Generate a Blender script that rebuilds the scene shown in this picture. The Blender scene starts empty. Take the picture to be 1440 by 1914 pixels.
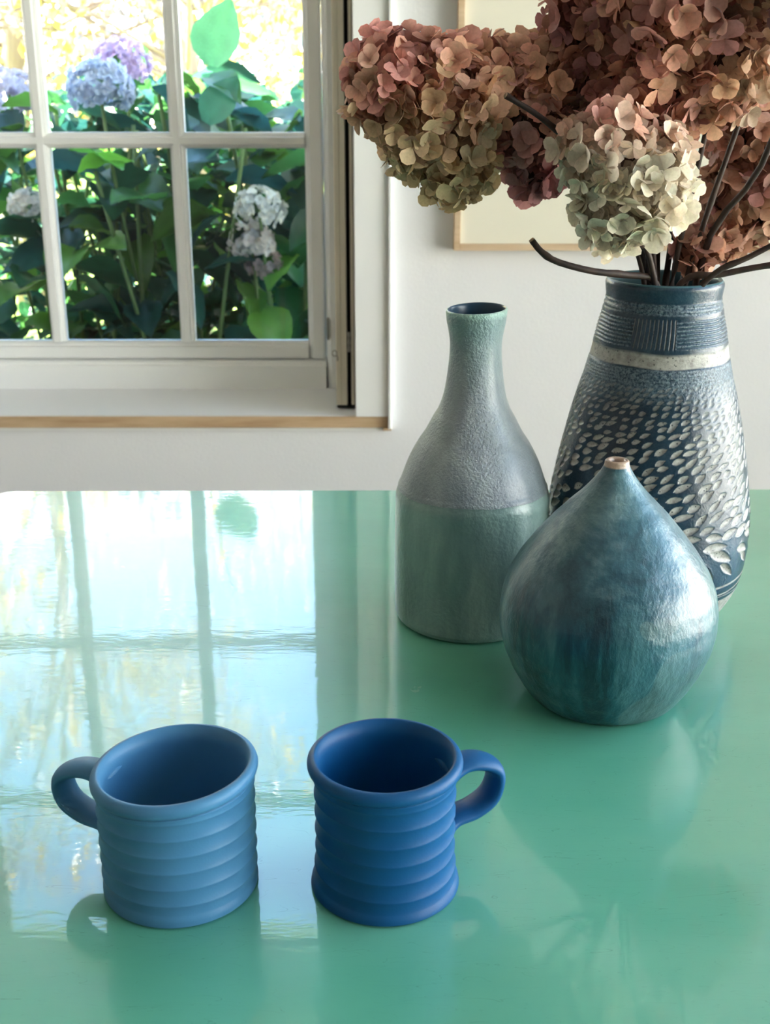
import bpy, bmesh, math, random
import numpy as np
from mathutils import Vector, Matrix, Euler
C = bpy.context.scene.collection
PI = math.pi
TZ = 0.75                                    # table top height

# ------------------------------------------------------------------ camera, sky, sun, portals, exposure
cd = bpy.data.cameras.new('camera'); cam = bpy.data.objects.new('camera', cd); C.objects.link(cam)
cam.location = (0, 0, 1.209); cam.rotation_euler = (math.radians(90 - 19.5), 0, 0)
cd.sensor_fit = 'HORIZONTAL'; cd.sensor_width = 36; cd.lens = 56.25
cd.clip_start = 0.05; cd.clip_end = 200
cd.dof.use_dof = True; cd.dof.focus_distance = 0.88; cd.dof.aperture_fstop = 20
bpy.context.scene.camera = cam
W = bpy.data.worlds.new('sky'); bpy.context.scene.world = W; W.use_nodes = True
wn = W.node_tree; wn.nodes.clear()
wo = wn.nodes.new('ShaderNodeOutputWorld'); wb = wn.nodes.new('ShaderNodeBackground')
tc = wn.nodes.new('ShaderNodeTexCoord'); sx = wn.nodes.new('ShaderNodeSeparateXYZ'); cr = wn.nodes.new('ShaderNodeValToRGB')
wn.links.new(tc.outputs['Generated'], sx.inputs[0]); wn.links.new(sx.outputs['Z'], cr.inputs[0])
wn.links.new(cr.outputs[0], wb.inputs[0]); wn.links.new(wb.outputs[0], wo.inputs[0])
e = cr.color_ramp.elements
e[0].position = 0.0; e[0].color = (1.0, .97, .90, 1)
e[1].position = 1.0; e[1].color = (.16, .28, .52, 1)
for p_, c_ in ((.22, (1.0, .98, .95, 1)), (.345, (.22, .32, .42, 1)), (.45, (.165, .265, .40, 1)), (.70, (.17, .30, .52, 1))):
    k = e.new(p_); k.color = c_
wb.inputs[1].default_value = 4.2
sd = bpy.data.lights.new('sun', 'SUN'); so = bpy.data.objects.new('sun', sd); C.objects.link(so)
sd.energy = 28; sd.angle = 0.009; sd.color = (1, .93, .80)
so.rotation_euler = Vector((-.6, -.12, 1.0)).to_track_quat('Z', 'Y').to_euler()
def portal(name, loc, d, sx_, sy_):
    l = bpy.data.lights.new(name, 'AREA'); l.shape = 'RECTANGLE'; l.size = sx_; l.size_y = sy_
    l.cycles.is_portal = True
    o = bpy.data.objects.new(name, l); C.objects.link(o); o.location = loc
    o.rotation_euler = Vector(d).to_track_quat('-Z', 'Y').to_euler()
portal('portal_garden_window', (-.56, 2.72, 1.52), (0, -1, 0), 1.02, 1.9)
portal('portal_side_window', (2.38, .5, 1.37), (-1, 0, 0), 3.4, 2.4)
vs = bpy.context.scene.view_settings
vs.view_transform = 'Standard'; vs.look = 'None'; vs.gamma = 1; vs.use_curve_mapping = False
vs.exposure = 2.15

# ------------------------------------------------------------------ helpers
def tag(o, label=None, cat=None, group=None, kind=None):
    if label: o['label'] = label
    if cat: o['category'] = cat
    if group: o['group'] = group
    if kind: o['kind'] = kind
    return o
def empty(name, loc=(0, 0, 0), rz=0):
    o = bpy.data.objects.new(name, None); C.objects.link(o); o.location = loc; o.rotation_euler = (0, 0, rz)
    o.empty_display_size = .02
    return o
def mesh_obj(name, me, parent=None, mat=None, smooth=False):
    o = bpy.data.objects.new(name, me); C.objects.link(o)
    if mat and not me.materials: me.materials.append(mat)
    if smooth: me.polygons.foreach_set('use_smooth', [True] * len(me.polygons))
    if parent: o.parent = parent
    return o
def bm_obj(name, bm, mat, parent=None, smooth=False, bevel=0):
    if bevel:
        bmesh.ops.bevel(bm, geom=[x for x in bm.edges if x.calc_face_angle(0) > .5], offset=bevel, segments=2, affect='EDGES', clamp_overlap=True)
    bmesh.ops.recalc_face_normals(bm, faces=bm.faces)
    me = bpy.data.meshes.new(name); bm.to_mesh(me); bm.free()
    return mesh_obj(name, me, parent, mat, smooth)
def add_box(bm, x0, x1, y0, y1, z0, z1):
    r = bmesh.ops.create_cube(bm, size=1)
    bmesh.ops.scale(bm, vec=(x1 - x0, y1 - y0, z1 - z0), verts=r['verts'])
    bmesh.ops.translate(bm, vec=((x0 + x1) / 2, (y0 + y1) / 2, (z0 + z1) / 2), verts=r['verts'])
def box(name, b, mat, parent=None, bevel=0):
    bm = bmesh.new(); add_box(bm, *b); return bm_obj(name, bm, mat, parent, False, bevel)
def prism(name, prof, axis, t0, t1, mat, parent=None):
    """prof: closed list of (u, y); axis 'z': u is x, extruded in z; axis 'x': u is z, extruded in x"""
    bm = bmesh.new(); a = []; b = []
    for u, y in prof:
        if axis == 'z': a.append(bm.verts.new((u, y, t0))); b.append(bm.verts.new((u, y, t1)))
        else: a.append(bm.verts.new((t0, y, u))); b.append(bm.verts.new((t1, y, u)))
    n = len(prof)
    for i in range(n): bm.faces.new((a[i], a[(i + 1) % n], b[(i + 1) % n], b[i]))
    bm.faces.new(a); bm.faces.new(b[::-1])
    return bm_obj(name, bm, mat, parent)
def wall_with_hole(name, axis, pos, th, u0, u1, z0, z1, hu0, hu1, hz0, hz1, mat):
    bm = bmesh.new()
    def B(a, b, c, d):
        if b - a < 1e-6 or d - c < 1e-6: return
        if axis == 'y': add_box(bm, a, b, pos, pos + th, c, d)
        else: add_box(bm, pos, pos + th, a, b, c, d)
    B(u0, hu0, z0, z1); B(hu1, u1, z0, z1); B(hu0, hu1, z0, hz0); B(hu0, hu1, hz1, z1)
    return tag(bm_obj(name, bm, mat), kind='structure')
def smooth_profile(pts, n):
    """Catmull-Rom resample of a list of (r, z)"""
    P = [np.array(p, float) for p in pts]; P = [2 * P[0] - P[1]] + P + [2 * P[-1] - P[-2]]
    out = []; m = len(pts) - 1; per = max(1, n // m)
    for i in range(1, m + 1):
        for k in range(per):
            t = k / per; a, b, c, d = P[i - 1], P[i], P[i + 1], P[i + 2]
            out.append(.5 * ((2 * b) + (-a + c) * t + (2 * a - 5 * b + 4 * c - d) * t * t + (-a + 3 * b - 3 * c + d) * t ** 3))
    out.append(P[-2]); return [(max(0.0, p[0]), p[1]) for p in out]
def lathe_mesh(name, prof, nseg=96, fn=None):
    """prof of (r, z); fn(theta, i, r, z)->(r,z) optional"""
    pr = np.array(prof); n = len(pr); th = np.linspace(0, 2 * PI, nseg, endpoint=False)
    R = np.repeat(pr[:, 0:1], nseg, 1); Z = np.repeat(pr[:, 1:2], nseg, 1); T = np.repeat(th[None, :], n, 0)
    if fn: R, Z = fn(T, R, Z)
    V = np.stack([R * np.cos(T), R * np.sin(T), Z], -1).reshape(-1, 3)
    i = np.arange(n - 1)[:, None] * nseg; j = np.arange(nseg)[None, :]; j2 = (j + 1) % nseg
    F = np.stack([i + j, i + j2, i + nseg + j2, i + nseg + j], -1).reshape(-1, 4)
    me = bpy.data.meshes.new(name)
    me.vertices.add(len(V)); me.vertices.foreach_set('co', V.ravel())
    me.loops.add(F.size); me.loops.foreach_set('vertex_index', F.ravel().astype(np.int32))
    me.polygons.add(len(F)); me.polygons.foreach_set('loop_start', np.arange(0, F.size, 4, dtype=np.int32))
    me.update(calc_edges=True)
    me.polygons.foreach_set('use_smooth', [True] * len(me.polygons)); me.update()
    return me
def tube_into(bm, pts, radii, n=8, cap=True):
    pts = [Vector(p) for p in pts]; rings = []
    up = Vector((0, 0, 1))
    for i, p in enumerate(pts):
        d = (pts[min(i + 1, len(pts) - 1)] - pts[max(i - 1, 0)]).normalized()
        a = d.cross(up)
        if a.length < .1: a = d.cross(Vector((1, 0, 0)))
        a.normalize(); b = d.cross(a).normalized()
        r = radii[i] if isinstance(radii, (list, tuple)) else radii
        rings.append([bm.verts.new(p + (a * math.cos(2 * PI * k / n) + b * math.sin(2 * PI * k / n)) * r) for k in range(n)])
    for i in range(len(rings) - 1):
        for k in range(n): bm.faces.new((rings[i][k], rings[i][(k + 1) % n], rings[i + 1][(k + 1) % n], rings[i + 1][k]))
    if cap: bm.faces.new(rings[0]); bm.faces.new(rings[-1][::-1])
def curve_pts(ctrl, n=14):
    P = [Vector(c) for c in ctrl]; P = [2 * P[0] - P[1]] + P + [2 * P[-1] - P[-2]]; out = []
    m = len(ctrl) - 1; per = max(1, n // m)
    for i in range(1, m + 1):
        for k in range(per):
            t = k / per; a, b, c, d = P[i - 1], P[i], P[i + 1], P[i + 2]
            out.append(.5 * ((2 * b) + (c - a) * t + (2 * a - 5 * b + 4 * c - d) * t * t + (3 * b - a - 3 * c + d) * t ** 3))
    out.append(P[-2]); return out

# ------------------------------------------------------------------ materials
def mat(name, col, rough=.5, spec=.5, coat=0, coat_rough=.05, metal=0, subsurf=0):
    m = bpy.data.materials.new(name); m.use_nodes = True
    b = m.node_tree.nodes['Principled BSDF']
    b.inputs['Base Color'].default_value = (*col, 1); b.inputs['Roughness'].default_value = rough
    b.inputs['Specular IOR Level'].default_value = spec; b.inputs['Coat Weight'].default_value = coat
    b.inputs['Coat Roughness'].default_value = coat_rough; b.inputs['Metallic'].default_value = metal
    return m, m.node_tree, b
def N(t, typ, **kw):
    n = t.nodes.new(typ)
    for k, v in kw.items():
        if k.startswith('i_'): n.inputs[k[2:].replace('_', ' ')].default_value = v
        else: setattr(n, k, v)
    return n
def ramp(t, fac, stops):
    r = t.nodes.new('ShaderNodeValToRGB'); el = r.color_ramp.elements
    el[0].position, el[0].color = stops[0][0], (*stops[0][1], 1); el[1].position, el[1].color = stops[-1][0], (*stops[-1][1], 1)
    for p_, c_ in stops[1:-1]: k = el.new(p_); k.color = (*c_, 1)
    t.links.new(fac, r.inputs[0]); return r.outputs[0]
def noise(t, scale, detail=4, rough=.5, vec=None, stretch=None, dist=0):
    n = N(t, 'ShaderNodeTexNoise'); n.inputs['Scale'].default_value = scale; n.inputs['Detail'].default_value = detail
    n.inputs['Roughness'].default_value = rough; n.inputs['Distortion'].default_value = dist
    c = t.nodes.new('ShaderNodeTexCoord'); src = c.outputs['Object']
    if stretch:
        mp = t.nodes.new('ShaderNodeMapping'); mp.inputs['Scale'].default_value = stretch
        t.links.new(src, mp.inputs[0]); src = mp.outputs[0]
    t.links.new(src, n.inputs['Vector']); return n.outputs['Fac']
def bump(t, b, h, dist=.001, strength=1, prev=None):
    n = t.nodes.new('ShaderNodeBump'); n.inputs['Distance'].default_value = dist; n.inputs['Strength'].default_value = strength
    t.links.new(h, n.inputs['Height'])
    if prev: t.links.new(prev, n.inputs['Normal'])
    t.links.new(n.outputs[0], b.inputs['Normal']); return n.outputs[0]
def mixc(t, fac, a, b, mode='MIX'):
    n = t.nodes.new('ShaderNodeMix'); n.data_type = 'RGBA'; n.blend_type = mode
    for s, v in ((0, fac), (6, a), (7, b)):
        if isinstance(v, (int, float)): n.inputs[s].default_value = v
        elif isinstance(v, tuple): n.inputs[s].default_value = (*v, 1)
        else: t.links.new(v, n.inputs[s])
    return n.outputs[2]
def mth(t, op, a, b=None, clamp=False):
    n = t.nodes.new('ShaderNodeMath'); n.operation = op; n.use_clamp = clamp
    for s, v in ((0, a), (1, b)):
        if v is None: continue
        if isinstance(v, (int, float)): n.inputs[s].default_value = v
        else: t.links.new(v, n.inputs[s])
    return n.outputs[0]

m_wall, t, b = mat('wall_paint', (.82, .825, .84), .75, .3)
bump(t, b, noise(t, 180, 3), .0004)
m_ceil, t, b = mat('ceiling_paint', (.50, .47, .44), .9, .2)
m_wall2, t, b = mat('taupe_wall_paint', (.27, .25, .24), .8, .2)
m_floor, t, b = mat('floor_boards', (.36, .24, .14), .4)
t.links.new(ramp(t, noise(t, 3, 6, .6, stretch=(1, 12, 1)), [(.3, (.13, .08, .045)), (.7, (.24, .16, .09))]), b.inputs['Base Color'])
m_white, t, b = mat('white_gloss_paint', (.88, .89, .88), .35, .5)
bump(t, b, noise(t, 60, 3, stretch=(1, 1, .2)), .0003)
m_cream, t, b = mat('cream_paint', (.74, .68, .55), .4, .5)
m_sill, t, b = mat('worn_sill_paint', (.72, .72, .72), .4, .5)
t.links.new(ramp(t, noise(t, 9, 6, .65, stretch=(.6, 2, 1)), [(.3, (.66, .63, .58)), (.55, (.76, .76, .76))]), b.inputs['Base Color'])
m_bare, t, b = mat('bare_pine', (.55, .38, .22), .55, .3)
t.links.new(ramp(t, noise(t, 14, 5, .6, stretch=(.35, 3, 3)), [(.3, (.42, .27, .15)), (.6, (.62, .45, .28)), (.8, (.70, .56, .38))]), b.inputs['Base Color'])
m_dark, t, b = mat('gap_shade_black', (.012, .011, .01), .9, .1)  # near black, shade painted into the gaps around the shutter leaves
m_steel, t, b = mat('worn_steel', (.42, .40, .36), .35, .5, metal=.9)
m_brown, t, b = mat('gap_shade_brown', (.16, .10, .055), .6, .3)  # dark brown, painted shade for the gap beside the casing
# pane glass: mix of transparency and mirror by fresnel
m_glass = bpy.data.materials.new('pane_glass'); m_glass.use_nodes = True; t = m_glass.node_tree; t.nodes.clear()
go = t.nodes.new('ShaderNodeOutputMaterial'); gm = t.nodes.new('ShaderNodeMixShader'); gt = t.nodes.new('ShaderNodeBsdfTransparent')
gg = t.nodes.new('ShaderNodeBsdfGlossy'); gg.inputs['Roughness'].default_value = .01; gf = t.nodes.new('ShaderNodeFresnel'); gf.inputs[0].default_value = 1.5
gt.inputs[0].default_value = (.97, .985, .98, 1)
t.links.new(gf.outputs[0], gm.inputs[0]); t.links.new(gt.outputs[0], gm.inputs[1]); t.links.new(gg.outputs[0], gm.inputs[2]); t.links.new(gm.outputs[0], go.inputs[0])
nb = noise(t, 5, 2); bn = t.nodes.new('ShaderNodeBump'); bn.inputs['Distance'].default_value = .001; t.links.new(nb, bn.inputs['Height']); t.links.new(bn.outputs[0], gg.inputs['Normal'])
# table lacquer
m_table, t, b = mat('green_lacquer', (.05, .30, .16), .28, .5, coat=1.0, coat_rough=.025)
n1 = noise(t, 2.6, 5, .55, stretch=(1.0, 2.2, 1)); n2 = noise(t, 26, 5, .6)
base = ramp(t, n1, [(.25, (.08, .37, .26)), (.5, (.115, .44, .31)), (.75, (.17, .50, .36))])
scr = noise(t, 16, 2, .4, stretch=(1.0, 7.0, 1), dist=1.2)
s1 = mth(t, 'LESS_THAN', mth(t, 'ABSOLUTE', mth(t, 'SUBTRACT', scr, .5)), .0018)
base = mixc(t, mth(t, 'MULTIPLY', s1, .35), base, (.02, .14, .09))
base = mixc(t, mth(t, 'MULTIPLY', mth(t, 'GREATER_THAN', n2, .74), .5), base, (.30, .52, .38))
t.links.new(base, b.inputs['Base Color'])
b.inputs['Coat IOR'].default_value = 1.5
b1 = t.nodes.new('ShaderNodeBump'); b1.inputs['Distance'].default_value = .000065
t.links.new(noise(t, 130, 3, .5, stretch=(.35, 1.0, 1)), b1.inputs['Height'])
b2 = t.nodes.new('ShaderNodeBump'); b2.inputs['Distance'].default_value = .00028
t.links.new(noise(t, 7, 2, .5, stretch=(.7, 1.0, 1)), b2.inputs['Height']); t.links.new(b1.outputs[0], b2.inputs['Normal'])
t.links.new(b2.outputs[0], b.inputs['Coat Normal'])
# mugs
def mug_mat(name, c0, c1, rough):
    m, t, b = mat(name, c0, rough, .3)
    t.links.new(mixc(t, noise(t, 40, 5, .6), c0, c1), b.inputs['Base Color'])
    bump(t, b, noise(t, 900, 2), .00006); return m
m_mug1 = mug_mat('pale_blue_matte_clay', (.058, .20, .37), (.072, .23, .42), .45)
m_mug2 = mug_mat('cobalt_matte_clay', (.002, .072, .205), (.003, .085, .24), .48)
# bottle glaze: pitted grey lilac above the shoulder, smooth celadon below
m_bot, t, b = mat('celadon_glaze', (.3, .4, .38), .3, .5)
c = t.nodes.new('ShaderNodeTexCoord'); sp = t.nodes.new('ShaderNodeSeparateXYZ'); t.links.new(c.outputs['Object'], sp.inputs[0])
up = mth(t, 'GREATER_THAN', mth(t, 'ADD', sp.outputs['Z'], mth(t, 'MULTIPLY', noise(t, 30, 3), .004)), .1262)
lil = ramp(t, noise(t, 22, 6, .65, stretch=(1, 1, .5)), [(.3, (.17, .22, .235)), (.5, (.29, .33, .36)), (.7, (.41, .48, .48))])
cel = ramp(t, noise(t, 18, 6, .65, stretch=(1.4, 1.4, .35)), [(.3, (.12, .20, .19)), (.5, (.20, .31, .285)), (.72, (.32, .45, .41))])
col = mixc(t, up, cel, lil)
neck = mth(t, 'MULTIPLY', mth(t, 'SUBTRACT', sp.outputs['Z'], .22), 16, True)
col = mixc(t, mth(t, 'MULTIPLY', neck, .75), col, (.20, .34, .33))
rimm = mth(t, 'MULTIPLY', mth(t, 'SUBTRACT', sp.outputs['Z'], .2755), 300, True)
col = mixc(t, rimm, col, (.36, .55, .50))
t.links.new(col, b.inputs['Base Color'])
h = mixc(t, up, mth(t, 'MULTIPLY', noise(t, 300, 3), .35), noise(t, 420, 3, .6))
pb = bump(t, b, h, .0018, 1); bump(t, b, noise(t, 45, 3), .0012, 1, pb)
b.inputs['Roughness'].default_value = .36; b.inputs['Coat Weight'].default_value = .5; b.inputs['Coat Roughness'].default_value = .28
m_inner, t, b = mat('dark_blue_inside_glaze', (.035, .09, .15), .3, .5)
# drop vase glaze
m_drop, t, b = mat('streaked_teal_glaze', (.06, .18, .26), .3, .5)
c = t.nodes.new('ShaderNodeTexCoord'); sp = t.nodes.new('ShaderNodeSeparateXYZ'); t.links.new(c.outputs['Object'], sp.inputs[0])
cl = noise(t, 13, 8, .68, dist=.4); st = noise(t, 20, 6, .65, stretch=(1.6, 1.6, .28), dist=.3)
c1 = ramp(t, cl, [(.38, (.009, .045, .068)), (.5, (.033, .115, .155)), (.62, (.15, .26, .285))])
c2 = ramp(t, st, [(.40, (.002, .025, .042)), (.5, (.010, .080, .110)), (.60, (.055, .16, .19))])
lowf = mth(t, 'MULTIPLY', mth(t, 'SUBTRACT', mth(t, 'ADD', .135, mth(t, 'MULTIPLY', mth(t, 'SUBTRACT', noise(t, 9, 3), .5), .13)), sp.outputs['Z']), 22, True)
col = mixc(t, lowf, c1, c2)
grey = mth(t, 'MULTIPLY', mth(t, 'GREATER_THAN', noise(t, 12, 2, .4, stretch=(1, 1, .7)), .60), .5)
col = mixc(t, grey, col, (.12, .20, .20))
tip = mth(t, 'MULTIPLY', mth(t, 'SUBTRACT', sp.outputs['Z'], .1905), 900, True)
col = mixc(t, tip, col, (.46, .33, .25))
t.links.new(col, b.inputs['Base Color'])
v = N(t, 'ShaderNodeTexVoronoi'); v.inputs['Scale'].default_value = 90; t.links.new(c.outputs['Object'], v.inputs['Vector'])
pits = mth(t, 'MULTIPLY', mth(t, 'LESS_THAN', v.outputs['Distance'], .16), mth(t, 'GREATER_THAN', noise(t, 25, 2), .56))
p1 = bump(t, b, mth(t, 'SUBTRACT', 1, pits), .0006, 1)
p2 = bump(t, b, noise(t, 60, 6, .62, stretch=(1, 1, .6)), .0024, 1, p1); bump(t, b, noise(t, 14, 2), .003, 1, p2)
b.inputs['Roughness'].default_value = .30; b.inputs['Coat Weight'].default_value = .4; b.inputs['Coat Roughness'].default_value = .3
# carved vase
m_carve, t, b = mat('navy_glaze_and_bare_clay', (.02, .05, .1), .3, .5)
at = t.nodes.new('ShaderNodeAttribute'); at.attribute_name = 'clay'; ac = t.nodes.new('ShaderNodeSeparateColor'); t.links.new(at.outputs['Color'], ac.inputs[0])
nav = ramp(t, noise(t, 26, 5, .6), [(.3, (.005, .018, .034)), (.55, (.011, .036, .062)), (.75, (.03, .075, .115))])
fine = noise(t, 520, 3, .7)
wash = mth(t, 'MULTIPLY', ac.outputs[1], mth(t, 'MULTIPLY', mth(t, 'SUBTRACT', fine, .38), 4, True))
nav = mixc(t, wash, nav, (.22, .30, .35))
clay = ramp(t, noise(t, 160, 4, .7), [(.3, (.22, .20, .175)), (.5, (.38, .365, .33)), (.7, (.52, .51, .47))])
vv = N(t, 'ShaderNodeTexVoronoi'); vv.inputs['Scale'].default_value = 330
cc = t.nodes.new('ShaderNodeTexCoord'); t.links.new(cc.outputs['Object'], vv.inputs['Vector'])
speck = mth(t, 'MULTIPLY', mth(t, 'LESS_THAN', vv.outputs['Distance'], .24), mth(t, 'GREATER_THAN', noise(t, 150, 2), .5))
clay = mixc(t, mth(t, 'MULTIPLY', speck, .85), clay, (.04, .04, .04))
t.links.new(mixc(t, ac.outputs[0], nav, clay), b.inputs['Base Color'])
t.links.new(mth(t, 'ADD', .24, mth(t, 'MULTIPLY', ac.outputs[0], .3)), b.inputs['Roughness'])
bump(t, b, mth(t, 'MULTIPLY', fine, mth(t, 'ADD', .25, ac.outputs[1])), .0009, 1)
# petals and leaves: colour per object, thin translucent tissue
def petal_mat(name, trans=.35, rough=.6, attr='shade', spec=.25):
    m, t, b = mat(name, (.5, .3, .25), rough, spec)
    oi = t.nodes.new('ShaderNodeObjectInfo'); a = t.nodes.new('ShaderNodeAttribute'); a.attribute_name = attr
    col = mixc(t, 1.0, oi.outputs['Color'], a.outputs['Color'], 'MULTIPLY')
    vn = ramp(t, noise(t, 350, 3, .6), [(.3, (.90, .87, .85)), (.7, (1.12, 1.11, 1.10))])
    col = mixc(t, 1.0, col, vn, 'MULTIPLY')
    t.links.new(col, b.inputs['Base Color'])
    tr = t.nodes.new('ShaderNodeBsdfTranslucent'); t.links.new(col, tr.inputs[0])
    mx = t.nodes.new('ShaderNodeMixShader'); mx.inputs[0].default_value = trans
    o = t.nodes['Material Output']; t.links.new(b.outputs[0], mx.inputs[1]); t.links.new(tr.outputs[0], mx.inputs[2]); t.links.new(mx.outputs[0], o.inputs[0])
    return m
m_petal = petal_mat('dried_petal'); m_leaf = petal_mat('hydrangea_leaf', .45, .35, spec=.5); m_fresh = petal_mat('fresh_petal', .4, .6)
m_core, t, b = mat('dark_head_filler', (.085, .045, .035), .9, .1)  # dark filler colour for the shaded inside of the flower heads
m_stem, t, b = mat('dark_dry_stem', (.035, .022, .018), .55, .3)
t.links.new(ramp(t, noise(t, 90, 4, .6, stretch=(1, 1, .4)), [(.3, (.018, .012, .011)), (.7, (.07, .04, .03))]), b.inputs['Base Color'])
m_cut, t, b = mat('cut_wood_end', (.42, .30, .20), .8, .1)
m_gstem, t, b = mat('green_stem', (.10, .16, .05), .6, .3)
m_bark, t, b = mat('grey_bark', (.22, .17, .13), .85, .2)
bump(t, b, noise(t, 20, 5, .6, stretch=(1, 1, .3)), .02)
m_lawn, t, b = mat('sunlit_lawn', (.12, .22, .05), .9, .2)
t.links.new(ramp(t, noise(t, 1.2, 6, .7), [(.3, (.10, .18, .04)), (.6, (.22, .30, .07)), (.75, (.40, .38, .10))]), b.inputs['Base Color'])
m_soil, t, b = mat('garden_soil', (.05, .035, .025), .95, .1)
m_paving, t, b = mat('pale_bounce_paving', (.58, .52, .44), .8, .2)  # pale neutral colour for bouncing sunlight indoors
t.links.new(ramp(t, noise(t, 4, 6, .6), [(.3, (.48, .43, .36)), (.7, (.66, .60, .52))]), b.inputs['Base Color'])
m_art, t, b = mat('cream_paper', (.80, .765, .64), .6, .3)
t.links.new(ramp(t, noise(t, 2, 2), [(.3, (.78, .745, .61)), (.7, (.82, .785, .67))]), b.inputs['Base Color'])
m_oak, t, b = mat('pale_oak', (.64, .47, .30), .5, .3)
t.links.new(ramp(t, noise(t, 12, 5, .6, stretch=(.5, 1, 8)), [(.3, (.54, .38, .23)), (.7, (.70, .54, .37))]), b.inputs['Base Color'])

# ------------------------------------------------------------------ room shell
WY = 2.32; WT = .42; OX0, OX1, OZ0, OZ1 = -1.085, -.0585, .592, 2.47
wall_with_hole('wall_front', 'y', WY, WT, -2.5, 2.4, -.15, 2.65, OX0, OX1, OZ0, OZ1, m_wall)
wall_with_hole('wall_right', 'x', 2.2, .2, -2.2, WY, -.15, 2.65, -1.2, 2.2, .15, 2.58, m_wall)
tag(box('wall_back', (-2.4, 2.2, -2.2, -2.0, -.15, 2.65), m_wall2), kind='structure')
tag(box('wall_left', (-2.6, -2.4, -2.2, WY, -.15, 2.65), m_wall2), kind='structure')
tag(box('floor', (-2.4, 2.2, -2.0, WY, -.1, 0), m_floor), kind='structure')
tag(box('ceiling', (-2.6, 2.4, -2.2, WY + WT, 2.65, 2.8), m_ceil), kind='structure')
tag(box('sun_block_eave', (-4.6, 3.4, WY + WT, 2.98, 2.66, 2.78), m_white), kind='structure')  # unseen eave, added to keep the sun out of the window
tag(box('baseboard_front', (-2.4, 2.2, WY - .015, WY, 0, .12), m_white, bevel=.003), kind='structure')

# garden window ------------------------------------------------------
GY = 2.575                                    # glass plane
win = tag(empty('window_1', (0, 0, 0)), kind='structure')
cols = [(-.9645, -.7175), (-.6865, -.4398), (-.4088, -.1644)]
zb = 1.209 - .459 - .0597; gh = .398; rows = [(zb + i * (gh + .031), zb + i * (gh + .031) + gh) for i in range(4)]
gx0, gx1, gz0, gz1 = cols[0][0], cols[-1][1], rows[0][0], rows[-1][1]
for (a, b_) in cols:
    for (c_, d_) in rows: box('window_pane', (a - .004, b_ + .004, GY - .002, GY + .002, c_ - .004, d_ + .004), m_glass, win)
mp = [(-.0155, GY + .012), (-.0155, GY - .004), (-.012, GY - .010), (-.0085, GY - .012), (-.0065, GY - .020), (.0065, GY - .020), (.0085, GY - .012), (.012, GY - .010), (.0155, GY - .004), (.0155, GY + .012)]
for i in (0, 1):
    x = (cols[i][1] + cols[i + 1][0]) / 2
    prism('muntin', [(x + u, y) for u, y in mp], 'z', gz0, gz1, m_white, win)
for i in (0, 1, 2):
    z = (rows[i][1] + rows[i + 1][0]) / 2
    prism('muntin', [(z + u, y + .0006) for u, y in mp], 'x', gx0, gx1, m_white, win)
# sash members: stepped moulding growing outwards from the glass edge
def sash_prof(edge, s, w):
    q = [(0, .012), (0, -.004), (.004, -.010), (.009, -.012), (.011, -.020), (w - .004, -.020), (w, -.016), (w, .025), (.004, .025)]
    return [(edge + s * u, GY + y) for u, y in q]
prism('sash_stile', sash_prof(gx1, 1, .036), 'z', gz0 - .036, gz1 + .036, m_white, win)
prism('sash_stile', sash_prof(gx0, -1, .036), 'z', gz0 - .036, gz1 + .036, m_white, win)
prism('sash_rail', sash_prof(gz0, -1, .036), 'x', gx0, gx1, m_white, win)
prism('sash_rail', sash_prof(gz1, 1, .036), 'x', gx0, gx1, m_white, win)
# outer frame: jambs, head, bottom board, with a small stop bead
def frame_prof(e0, e1, s):
    return [(e0, GY + .05), (e0, GY - .012), (e0 + s * .004, GY - .026), (e0 + s * .009, GY - .028), (e0 + s * .011, GY - .034), (e1, GY - .034), (e1, GY + .05)]
prism('frame_jamb', frame_prof(gx1 + .038, OX1, 1), 'z', OZ0, OZ1, m_white, win)
prism('frame_jamb', frame_prof(gx0 - .038, OX0, -1), 'z', OZ0, OZ1, m_white, win)
prism('frame_head', frame_prof(gz1 + .038, OZ1, 1), 'x', gx0 - .038, gx1 + .038, m_white, win)
prism('frame_bottom_board', frame_prof(gz0 - .038, OZ0, -1), 'x', gx0 - .038, gx1 + .038, m_white, win)
tag(box('sash_handle_plate', (gx1 + .041, gx1 + .045, GY - .040, GY - .028, .70, .745), m_steel, win), 'thin steel catch plate')
box('window_sill', (OX0, OX1, WY - .006, GY - .034, OZ0 - .022, OZ0), m_sill, win)
box('sill_nosing', (OX0 - .07, .0085, WY - .010, WY - .0065, OZ0 - .0235, OZ0 - .001), m_bare, win, .0008)
box('sill_under_lip', (OX0 - .07, -.004, WY - .005, WY, OZ0 - .031, OZ0 - .0236), m_white, win)
box('sill_stop_block', (-.004, .0125, WY - .012, WY, OZ0 - .029, OZ0 - .0236), m_bare, win)
# casing: flat board with a raised outer bead
for s, e0 in ((1, OX1), (-1, OX0)):
    q = [(0, 0), (0, -.012), (.002, -.014), (.062, -.014), (.064, -.020), (.070, -.020), (.072, -.016), (.072, 0)]
    z0 = OZ0 + .0002
    prism('window_casing', [(e0 + s * u, WY + y) for u, y in q[:4] + [(.064, -.014), (.064, 0)]], 'z', z0, OZ1 + .06, m_white, win)
    prism('casing_bead', [(e0 + s * u, WY + y) for u, y in [(.0645, 0), (.0645, -.018), (.066, -.021), (.070, -.021), (.072, -.017), (.072, 0)]], 'z', OZ0 - .0232, OZ1 + .07, m_white, win)
prism('window_casing', [(OZ1 + u, WY + y) for u, y in [(0, 0), (0, -.014), (.06, -.014), (.06, 0)]], 'x', OX0, OX1, m_white, win)

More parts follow.
